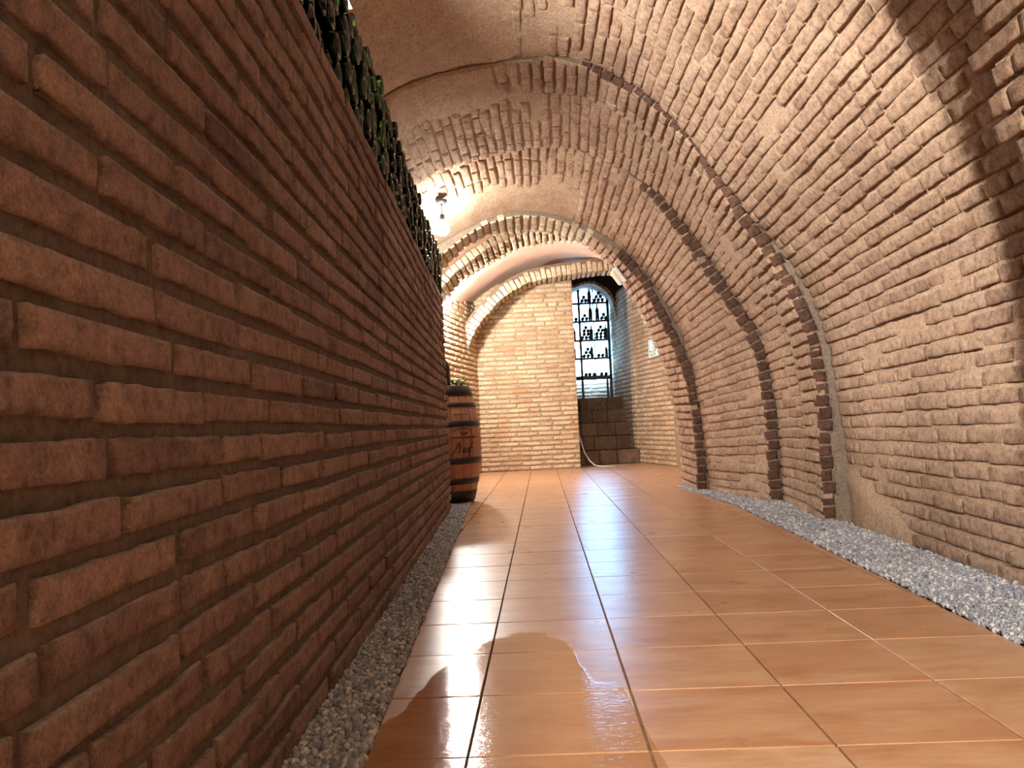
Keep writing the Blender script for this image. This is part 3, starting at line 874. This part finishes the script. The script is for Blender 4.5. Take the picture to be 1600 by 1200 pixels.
# gravel strips
def stones(name, sample, count, label, ztop):
    rng = np.random.default_rng(11 if 'left' in label else 12)
    t = (1+5**0.5)/2
    iv = np.array([(-1, t, 0), (1, t, 0), (-1, -t, 0), (1, -t, 0), (0, -1, t), (0, 1, t), (0, -1, -t), (0, 1, -t), (t, 0, -1), (t, 0, 1), (-t, 0, -1), (-t, 0, 1)])
    iv = iv/np.linalg.norm(iv[0])
    itri = np.array([(0, 11, 5), (0, 5, 1), (0, 1, 7), (0, 7, 10), (0, 10, 11), (1, 5, 9), (5, 11, 4), (11, 10, 2), (10, 7, 6), (7, 1, 8), (3, 9, 4), (3, 4, 2), (3, 2, 6), (3, 6, 8), (3, 8, 9), (4, 9, 5), (2, 4, 11), (6, 2, 10), (8, 6, 7), (9, 8, 1)])
    P = np.array([sample(rng) for _ in range(count)])
    z = ztop - 0.004 + rng.normal(0, 0.0035, count)
    s = rng.uniform(0.0048, 0.0088, count)*(1+0.35*(rng.random(count) > 0.93))
    V = np.zeros((count, 12, 3))
    sc = rng.uniform(0.65, 1.25, (count, 1, 3))
    V = iv[None]*sc*s[:, None, None]*(1+rng.normal(0, 0.13, (count, 12, 1)))
    ax = rng.normal(size=(count, 3)); ax /= np.linalg.norm(ax, axis=1)[:, None]; an = rng.uniform(0, 6.28, count)
    K = np.zeros((count, 3, 3)); K[:, 0, 1] = -ax[:, 2]; K[:, 0, 2] = ax[:, 1]; K[:, 1, 0] = ax[:, 2]; K[:, 1, 2] = -ax[:, 0]; K[:, 2, 0] = -ax[:, 1]; K[:, 2, 1] = ax[:, 0]
    Rm = np.eye(3)[None]+np.sin(an)[:, None, None]*K+(1-np.cos(an))[:, None, None]*(K @ K)
    V = np.einsum('nij,nkj->nki', Rm, V)
    V += np.c_[P, z][:, None, :]
    F = (itri[None]+12*np.arange(count)[:, None, None]).reshape(-1, 3)
    me = bpy.data.meshes.new(name)
    me.vertices.add(count*12); me.vertices.foreach_set('co', V.reshape(-1))
    me.loops.add(F.size); me.loops.foreach_set('vertex_index', F.ravel().astype(np.int32))
    me.polygons.add(len(F)); me.polygons.foreach_set('loop_start', np.arange(0, F.size, 3, dtype=np.int32))
    me.materials.append(M['gravel'])
    a = me.attributes.new('tone', 'FLOAT', 'POINT'); a.data.foreach_set('value', np.repeat(rng.random(count), 12).astype(np.float32))
    me.update(calc_edges=True)
    o = obj(name, me); o['kind'] = 'stuff'; o['label'] = label; o['category'] = 'gravel'
    return o
def s_left(rng):
    y = 1.25+(6.75-1.25)*rng.random()**1.25
    a = -0.433-0.0457*y+0.004 if y < 6.15 else -1.15
    b = gl(y)-0.003
    return (a+(b-a)*rng.random(), y)
def s_right(rng):
    y = 1.85+(7.2-1.85)*rng.random()**1.2
    a = gr_edge(y)+0.003
    b = 1.525+0.06*max(0.0, y-2.72)/1.7 if y < 4.4 else (1.53+0.06*(y-4.4) if y < 5.5 else 1.52-0.19*(y-5.5))
    return (a+(b-a)*rng.random(), y)
stones('gravel', s_left, 15000, 'strip of blue grey gravel along the foot of the left brick wall', 0.008)
stones('gravel', s_right, 26000, 'strip of blue grey gravel along the foot of the right old wall', 0.010)

# ------------------------------------------------------------------ lamps
BULB_R = 0.055
for i, (label, pos, watts, ztop) in enumerate(LAMPS):
    t = thing('globe_lamp', label, 'lamp', (pos[0], pos[1], ztop))
    dz = pos[2]-ztop
    mb = MB(); mb.lathe([(0, 0.0), (0.045, 0.0), (0.045, -0.015), (0.02, -0.03), (0, -0.03)], 16); mb.build('ceiling_rose', M['black_plastic'], t, True)
    mb = MB(); mb.tube([(0, 0, -0.02), (0, 0, dz+BULB_R+0.05)], 0.004, 6); mb.build('cord', M['black_plastic'], t, True)
    mb = MB(); mb.lathe([(0.0, dz+BULB_R+0.06), (0.018, dz+BULB_R+0.055), (0.02, dz+BULB_R+0.01), (0.016, dz+BULB_R-0.006), (0, dz+BULB_R-0.006)], 12); sk = mb.build('socket', M['black_plastic'], t, True)
    area = 4*math.pi*BULB_R**2
    em = emissive('lamp_glow', LAMP_COLOR, watts/(math.pi*area))
    mb = MB(); mb.sphere((0, 0, dz), BULB_R, 12, 8); mb.build('bulb', em, sk, True)
    if i == 1:
        mb = MB(); mb.box((-0.03, 0.075, dz+0.060), (0.22, 0.22, 0.008), bev=0.002); mb.build('top_blocker', M['black_plastic'], t)  # added plate, keeps the spot's light off the vault above
        mb = MB(); mb.box((-0.05, 0.188, dz+0.0), (0.19, 0.008, 0.12), bev=0.002); mb.build('side_blocker', M['black_plastic'], t)  # added plate, blocks the spot's light towards the left vault

# ------------------------------------------------------------------ bottles on the left wall
BOT = [(0.0, 0.022), (0.018, 0.016), (0.031, 0.002), (0.0365, 0.0), (0.0375, 0.006), (0.0375, 0.18), (0.034, 0.205), (0.019, 0.232), (0.0148, 0.25), (0.0142, 0.283), (0.0165, 0.286), (0.0165, 0.297), (0.010, 0.30), (0.0, 0.30)]
mb = MB(); mb.lathe(BOT, 14); bottle_me = mb.mesh('wine_bottle', M['green_glass'], True)
wn = Vector((1, 0.0457, 0)).normalized()
def wall_pt(y): return Vector((-0.433-0.0457*y, y, 0))
nb = 0
top_z = 1.602
for lay in range(6):
    ny = 55
    for k in range(ny):
        y = 1.70 + 0.0795*k + (0.04 if lay % 2 else 0.0)
        if y > 6.0: continue
        if lay == 5 and random.random() > 0.50 and not 2.4 < y < 3.7: continue
        if nb >= 300: break
        p = wall_pt(y) + wn*random.uniform(-0.030, 0.012) + Vector((0, 0, top_z+0.0375+lay*0.0665+random.uniform(-0.002, 0.002)))
        o = bpy.data.objects.new('wine_bottle', bottle_me); COL.objects.link(o)
        zz = (-wn + Vector((0, random.uniform(-0.008, 0.008), random.uniform(-0.006, 0.006)))).normalized()
        xx = zz.orthogonal().normalized(); yy = zz.cross(xx)
        o.matrix_world = basis(xx, yy, zz, p)
        o['label'] = 'empty green glass bottle lying on the left wall, ' + ('bottom', 'second lowest', 'third', 'fourth', 'fifth', 'uneven top')[lay] + ' row of the stack'
        o['category'] = 'bottle'; o['group'] = 'bottles on the left wall, ' + ('bottom', 'second', 'third', 'fourth', 'fifth', 'top')[lay] + ' row'
        nb += 1

# ------------------------------------------------------------------ barrel
BX, BY = -0.84, 6.56
def br(z):
    q = (z-0.47)/0.47
    return 0.335-0.075*q*q
barrel = thing('wine_barrel', 'tall oak wine barrel with dark hoops standing past the end of the brick wall', 'barrel', (BX, BY, 0.005))
NS = 22
zs = [0.0, 0.06, 0.16, 0.28, 0.40, 0.54, 0.68, 0.80, 0.88, 0.94]
for k in range(NS):
    a0 = 2*math.pi*k/NS+0.006; a1 = 2*math.pi*(k+1)/NS-0.006
    vs = []; fs = []
    for z in zs:
        R = br(z)+0.001*((k*7) % 3)
        for a, rr in ((a0, R-0.002), ((a0*3+a1)/4, R), ((a0+a1*3)/4, R), (a1, R-0.002), (a1, R-0.025), (a0, R-0.025)):
            vs.append((rr*math.cos(a), rr*math.sin(a), z))
    for i in range(len(zs)-1):
        for q in range(6):
            q2 = (q+1) % 6
            fs.append((i*6+q, i*6+q2, (i+1)*6+q2, (i+1)*6+q))
    fs.append((5, 4, 3, 2, 1, 0)); n = (len(zs)-1)*6; fs.append(tuple(n+q for q in range(6)))
    obj('stave', mesh_from('stave', vs, fs, M['oak'], False), barrel)
for z0, z1 in ((0.01, 0.10), (0.155, 0.20), (0.315, 0.365), (0.61, 0.655), (0.765, 0.80), (0.855, 0.935)):
    mb = MB(); mb.lathe([(br(z0)-0.01, z0), (br(z0)+0.004, z0), (br((z0+z1)/2)+0.005, (z0+z1)/2), (br(z1)+0.004, z1), (br(z1)-0.01, z1)], 40)
    mb.build('hoop', M['hoop'], barrel, True)
mb = MB(); mb.lathe([(0, 0.02), (br(0.02)-0.02, 0.02)], 30); mb.lathe([(0, 0.885), (br(0.885)-0.02, 0.885)], 30); mb.build('barrel_head', M['oak'], barrel)
# burnt print on the staves: arc, emblem, line of small marks, slanted script
AC = math.radians(-48)
def on_barrel(s, z, off=0.0025):
    R = br(z)+off; a = AC+s/0.335
    return (R*math.cos(a), R*math.sin(a), z)
mb = MB()
def stroke(pts, r):
    P = [on_barrel(*p) for p in pts]
    mb.tube(P, r, 5)
stroke([(-0.09+0.18*i/10, 0.575+0.022*math.sin(math.pi*i/10)) for i in range(11)], 0.003)
for sx, sz in ((-0.02, 0.56), (-0.008, 0.553), (0.022, 0.562), (0.034, 0.556), (0.01, 0.548)):
    p = on_barrel(sx, sz, 0.0); mb.sphere(p, 0.0085, 8, 5)
for sx in np.arange(-0.11, 0.13, 0.017):
    stroke([(sx, 0.532), (sx+0.004, 0.518)], 0.0045); stroke([(sx-0.004, 0.525), (sx+0.010, 0.524)], 0.003)
# script
stroke([(-0.115, 0.385), (-0.085, 0.425), (-0.06, 0.475), (-0.05, 0.487), (-0.035, 0.48), (-0.04, 0.455), (-0.065, 0.44)], 0.0042)
stroke([(-0.05, 0.40), (-0.037, 0.44), (-0.028, 0.46)], 0.0042)
stroke([(-0.018, 0.40), (-0.008, 0.435), (0.004, 0.445), (0.008, 0.43), (0.0, 0.402)], 0.0040)
stroke([(0.02, 0.402), (0.028, 0.435), (0.04, 0.443), (0.046, 0.43), (0.04, 0.402)], 0.0040)
stroke([(0.045, 0.37), (0.062, 0.42), (0.075, 0.475), (0.088, 0.487), (0.094, 0.475)], 0.0042)
stroke([(0.05, 0.44), (0.09, 0.443)], 0.0035)
for sx in np.arange(-0.08, 0.06, 0.016): stroke([(sx, 0.708), (sx+0.009, 0.707)], 0.003)
mb.build('burnt_print', M['print'], barrel, True)

# plant in the barrel top
plant = thing('flowering_plant', 'low green plant with white flowers growing on top of the barrel', 'plant', (BX+0.06, BY-0.02, 0.895))
mb = MB(); mb.lathe([(0, 0.0), (0.17, 0.0), (0.15, 0.03), (0.0, 0.045)], 20); mb.build('soil', M['soil'], plant, True)
rl = random.Random(5)
mb = MB(); mf = MB()
for k in range(110):
    a = rl.uniform(0, 6.28); rr = 0.17*math.sqrt(rl.random()); z = rl.uniform(0.03, 0.105)
    c = Vector((rr*math.cos(a), rr*math.sin(a), z))
    d = Vector((math.cos(a)+rl.uniform(-.6, .6), math.sin(a)+rl.uniform(-.6, .6), rl.uniform(-.1, .9))).normalized()
    s = d.cross(Vector((0, 0, 1))).normalized(); n = s.cross(d)
    L = rl.uniform(0.04, 0.07); w = L*0.33
    mb.add([c, c+d*L*0.45+s*w+n*0.004, c+d*L, c+d*L*0.45-s*w+n*0.004, c+d*L*0.5-n*0.004], [(0, 1, 4), (1, 2, 4), (2, 3, 4), (3, 0, 4)])
    if k % 3 == 0:
        mf.sphere((c[0], c[1], z+0.022), 0.012, 6, 4, (1, 1, 0.6))
lv = mb.build('foliage', M['leaf'], plant); lv['kind'] = 'stuff'
fl = mf.build('flowers', M['petal'], plant, True); fl['kind'] = 'stuff'

# tall dark bottle on the barrel
bt = thing('magnum_bottle', 'tall dark bottle standing on the barrel beside the brick wall end', 'bottle', (BX+0.068, BY-0.15, 0.945))
k = 1.3
mb = MB(); mb.lathe([(0, 0.005), (0.04*k, 0.0), (0.044*k, 0.008), (0.044*k, 0.155), (0.042*k, 0.175), (0.024*k, 0.205), (0.0145*k, 0.225)], 20); mb.lathe([(0.0145*k, 0.225), (0.0135*k, 0.27), (0.0125*k, 0.30)], 16)
mb.build('bottle_body', M['dark_glass'], bt, True)
mb = MB(); mb.lathe([(0.0132*k, 0.275), (0.0155*k, 0.278), (0.0155*k, 0.335), (0.0, 0.338)], 16); mb.build('capsule', M['black_plastic'], bt, True)

# ------------------------------------------------------------------ square light on the farthest rib
c, T_, Y_, n_ = bay_r.frame(0.405, 7.02)
import bisect
best = min(((abs(bay_r.at(u, 7.05)[0]-0.79)+abs(bay_r.at(u, 7.05)[1]-1.90)), u) for u in [i/400 for i in range(100, 240)])[1]
c, T_, Y_, n_ = bay_r.frame(best, 7.08)
sconce = thing('emergency_light', 'small square white light fixed to the farthest brick rib', 'light')
xa = Y_; zz = n_; ya = zz.cross(xa)
sconce.matrix_world = basis(xa, ya, zz, c+n_*0.012)
mb = MB(); mb.box((0, 0, 0.02), (0.16, 0.16, 0.04), bev=0.008); mb.build('housing', M['white_plastic'], sconce)
mb = MB(); mb.box((0, 0, 0.052), (0.145, 0.145, 0.028), bev=0.012); dif = mb.build('diffuser', simple('milky_diffuser', (0.80, 0.70, 0.60), 0.35, 0, 10, 0.05), sconce)
mb = MB(); mb.box((0, -0.045, 0.067), (0.11, 0.022, 0.006), bev=0.002); mb.build('lit_strip', emissive('amber_glow', (1.0, 0.62, 0.22), 1.6), dif)

# ------------------------------------------------------------------ exit sign on the right wall of the end room
sdir = Vector((0.20, -1.0, 0)).normalized(); sn = Vector((-1.0, -0.20, 0)).normalized()
def on_right(y): return Vector((1.38+0.20*(11.45-y), y, 0))
sc_ = on_right(10.50)+sn*0.024+Vector((0, 0, 1.545))
sign = thing('exit_sign', 'pale green exit sign half hidden behind the farthest rib', 'sign')
sign.matrix_world = basis(sdir, Vector((0, 0, 1)), sdir.cross(Vector((0, 0, 1))), sc_)
W, Hh = 0.62, 0.24
mb = MB(); mb.box((0, 0, 0), (W, Hh, 0.006)); pnl = mb.build('panel', M['sign_paper'], sign)
mb = MB()
mb.box((-W/2+0.16, 0.028, 0.0045), (0.24, 0.155, 0.002))
mb.build('print_field', M['sign_ink'], pnl)
mb = MB()
mb.add([(-W/2+0.06, -0.03, 0.006), (-W/2+0.18, -0.045, 0.006), (-W/2+0.18, 0.098, 0.006), (-W/2+0.06, 0.098, 0.006)], [(0, 1, 2, 3)])
mb.sphere((-W/2+0.222, 0.065, 0.006), 0.018, 10, 5, (1, 1, 0.2))
mb.tube([(-W/2+0.215, 0.04, 0.006), (-W/2+0.235, 0.0, 0.006), (-W/2+0.22, -0.045, 0.006)], 0.009, 6)
mb.tube([(-W/2+0.235, 0.0, 0.006), (-W/2+0.26, -0.03, 0.006)], 0.009, 6)
mb.tube([(-W/2+0.215, 0.04, 0.006), (-W/2+0.255, 0.03, 0.006)], 0.006, 6)
mb.build('pictogram', M['sign_paper'], pnl)
fc = bpy.data.curves.new('sign_text', 'FONT'); fc.body = 'SALIDA'; fc.size = 0.068; fc.extrude = 0.0008; fc.align_x = 'LEFT'
fo = bpy.data.objects.new('sign_text_source', fc); COL.objects.link(fo)
dg = bpy.context.evaluated_depsgraph_get()
tm = bpy.data.meshes.new_from_object(fo.evaluated_get(dg)); bpy.data.objects.remove(fo)
tm.materials.clear(); tm.materials.append(M['sign_ink'])
to = obj('lettering', tm, pnl); to.location = (-W/2+0.055, -0.105, 0.0042)

# ------------------------------------------------------------------ stairs
stairs = thing('stairs', 'worn dark brick steps rising through the opening to the lit shelf', 'stairs', (0, 0, 0))
rise = 0.196
for k in range(5):
    y0 = 11.42+0.24*k; z1 = rise*(k+1)
    x = 0.47
    xr = 1.37-0.19/1.8*(y0-11.42)
    n = 3
    ws = [random.uniform(0.8, 1.2) for _ in range(n)]; tot = sum(ws)
    for w in ws:
        L = (xr-x if w is ws[-1] else (xr-0.47)*w/tot)
        cc = Vector((x+L/2, y0+random.uniform(-0.006, 0.006), z1-rise/2))
        mb = MB(); mb.box((0, 0.14, 0), (L-0.004, 0.29, rise-0.004), bev=0.009)
        o = mb.build('step_block', M['step_brick'], stairs); o.location = cc
        x += L
mb = MB(); mb.box((0.84, 12.93, 0.48), (0.72, 0.62, 0.96)); mb.build('landing', M['step_brick'], stairs)

# cable at the left jamb
mb = MB(); mb.tube([(0.512, 10.95, 0.42), (0.53, 10.93, 0.32), (0.56, 10.9, 0.2), (0.62, 10.86, 0.09), (0.68, 10.8, 0.03), (0.74, 10.74, 0.012), (0.82, 10.68, 0.010), (0.95, 10.66, 0.010)], 0.009, 8)
cb = mb.build('cable', M['grey_cable'], None, True); cb['label'] = 'pale cable trailing from the opening jamb onto the tiles'; cb['category'] = 'cable'
mb = MB(); mb.tube([(0.503, 11.0, 0.75), (0.507, 10.98, 0.6), (0.52, 10.95, 0.40), (0.56, 10.92, 0.18), (0.58, 10.9, 0.03)], 0.013, 8)
cb = mb.build('cable', M['black_plastic'], None, True); cb['label'] = 'black cable hanging down the left jamb of the opening'; cb['category'] = 'cable'

# ------------------------------------------------------------------ backlit bottle shelf
SY = 12.9
shelf = thing('bottle_shelf', 'tall black metal bottle shelf backlit with cold bluish light', 'shelf', (0, SY, 0))
panel = MB(); panel.box((0.79, 0.24, 2.03), (0.72, 0.01, 1.50)); panel.build('light_panel', emissive('cold_backlight', (0.27, 0.58, 1.0), 38.0), shelf)
x_posts = [0.69, 1.15]
zr = [1.315, 1.625, 1.92, 2.225, 2.52, 2.80]
mp = M['black_metal']
for x in x_posts:
    mb = MB(); mb.box((x, 0, 1.92), (0.040, 0.03, 1.9), bev=0.003); mb.build('post', mp, shelf)
    mb = MB(); mb.box((x, 0.2, 1.92), (0.02, 0.02, 1.9), bev=0.003); mb.build('post', mp, shelf)
mb = MB(); mb.box((0.47, 0, 1.92), (0.040, 0.03, 1.9), bev=0.003); mb.build('post', mp, shelf)
for i, z in enumerate(zr):
    mb = MB(); mb.box((0.81, 0, z), (0.72, 0.03, 0.070 if i == 0 else 0.034), bev=0.003); mb.build('rail', mp, shelf)
    mb = MB(); mb.box((0.81, 0.10, z-0.004), (0.70, 0.20, 0.008)); mb.build('shelf_board', M['black_metal'], shelf)
for i in range(5):
    mb = MB(); mb.box((0.92, 0.05, (zr[i]+zr[i+1])/2), (0.014, 0.10, zr[i+1]-zr[i]-0.02), bev=0.002); mb.build('divider', mp, shelf)
mb = MB(); mb.box((1.09, 0.02, 1.145), (0.034, 0.03, 0.34), bev=0.003); mb.build('leg', mp, shelf)

mb = MB(); mb.lathe(BOT, 12); shelf_bottle = mb.mesh('shelf_bottle', M['dark_glass'], True)
def lying(x, z, row):
    row = row + (', left of the divider' if x < 0.92 else ', right of the divider')
    o = bpy.data.objects.new('wine_bottle', shelf_bottle); COL.objects.link(o)
    o.matrix_world = basis(Vector((1, 0, 0)), Vector((0, 0, -1)), Vector((0, 1, 0)), Vector((x, SY-0.06, z)), 0.8, 0.8, 0.8)
    o['label'] = 'dark bottle lying on the backlit shelf, ' + row; o['category'] = 'bottle'; o['group'] = 'bottles lying on the backlit shelf, ' + row
def standing(x, z, label, s=0.86, group=None):
    o = bpy.data.objects.new('wine_bottle', shelf_bottle); COL.objects.link(o)
    o.matrix_world = basis(Vector((1, 0, 0)), Vector((0, 1, 0)), Vector((0, 0, 1)), Vector((x, SY+0.05, z)), s, s, s)
    o['label'] = label; o['category'] = 'bottle'
    if group: o['group'] = group
ROWN = ['lowest row', 'second row from below', 'middle row', 'second row from the top', 'top row']
SP = 0.063
def pyramid(x, zi, counts):
    z = zr[zi]+0.013+0.03
    for j, n in enumerate(counts):
        for q in range(n):
            lying(x+(q-(n-1)/2)*SP+random.uniform(-.002, .002), z+j*0.054, ROWN[zi])
pyramid(0.775, 4, [2, 1]); pyramid(1.01, 4, [3, 2, 1])
standing(0.868, zr[4]+0.013, 'single dark bottle standing in the top row of the backlit shelf')
pyramid(0.775, 3, [2, 1]); pyramid(1.08, 3, [2, 1])
standing(0.873, zr[3]+0.013, 'left of two dark bottles standing in the second row from the shelf top', 0.92)
standing(0.985, zr[3]+0.013, 'right of two dark bottles standing in the second row from the shelf top', 0.92)
pyramid(0.785, 2, [3, 2, 2, 1]); pyramid(1.02, 2, [3, 3, 2, 1])
standing(0.875, zr[2]+0.013, 'dark bottle standing left of the divider in the middle row of the backlit shelf', 0.8)
standing(1.105, zr[2]+0.013, 'dark bottle standing by the right post in the middle row of the backlit shelf', 0.8)
pyramid(0.80, 1, [3, 2, 1]); pyramid(1.0, 1, [2])
standing(0.865, zr[1]+0.013, 'dark bottle standing left of the divider in the second row from below', 0.75)
standing(1.10, zr[1]+0.013, 'dark bottle standing by the right post in the second row from below', 0.7)
for x in (0.75, 0.81, 0.88, 1.0, 1.07): lying(x, zr[0]+0.028+0.024, ROWN[0])
standing(0.60, zr[2]+0.013, 'dark bottle at the left end of the middle row of the backlit shelf', 0.7)
standing(0.585, zr[1]+0.013, 'dark bottle at the left end of the second row from below', 0.75)
pyramid(0.60, 3, [2])

print('objects', len(bpy.data.objects), 'tris', sum(len(m.polygons) for m in bpy.data.meshes))
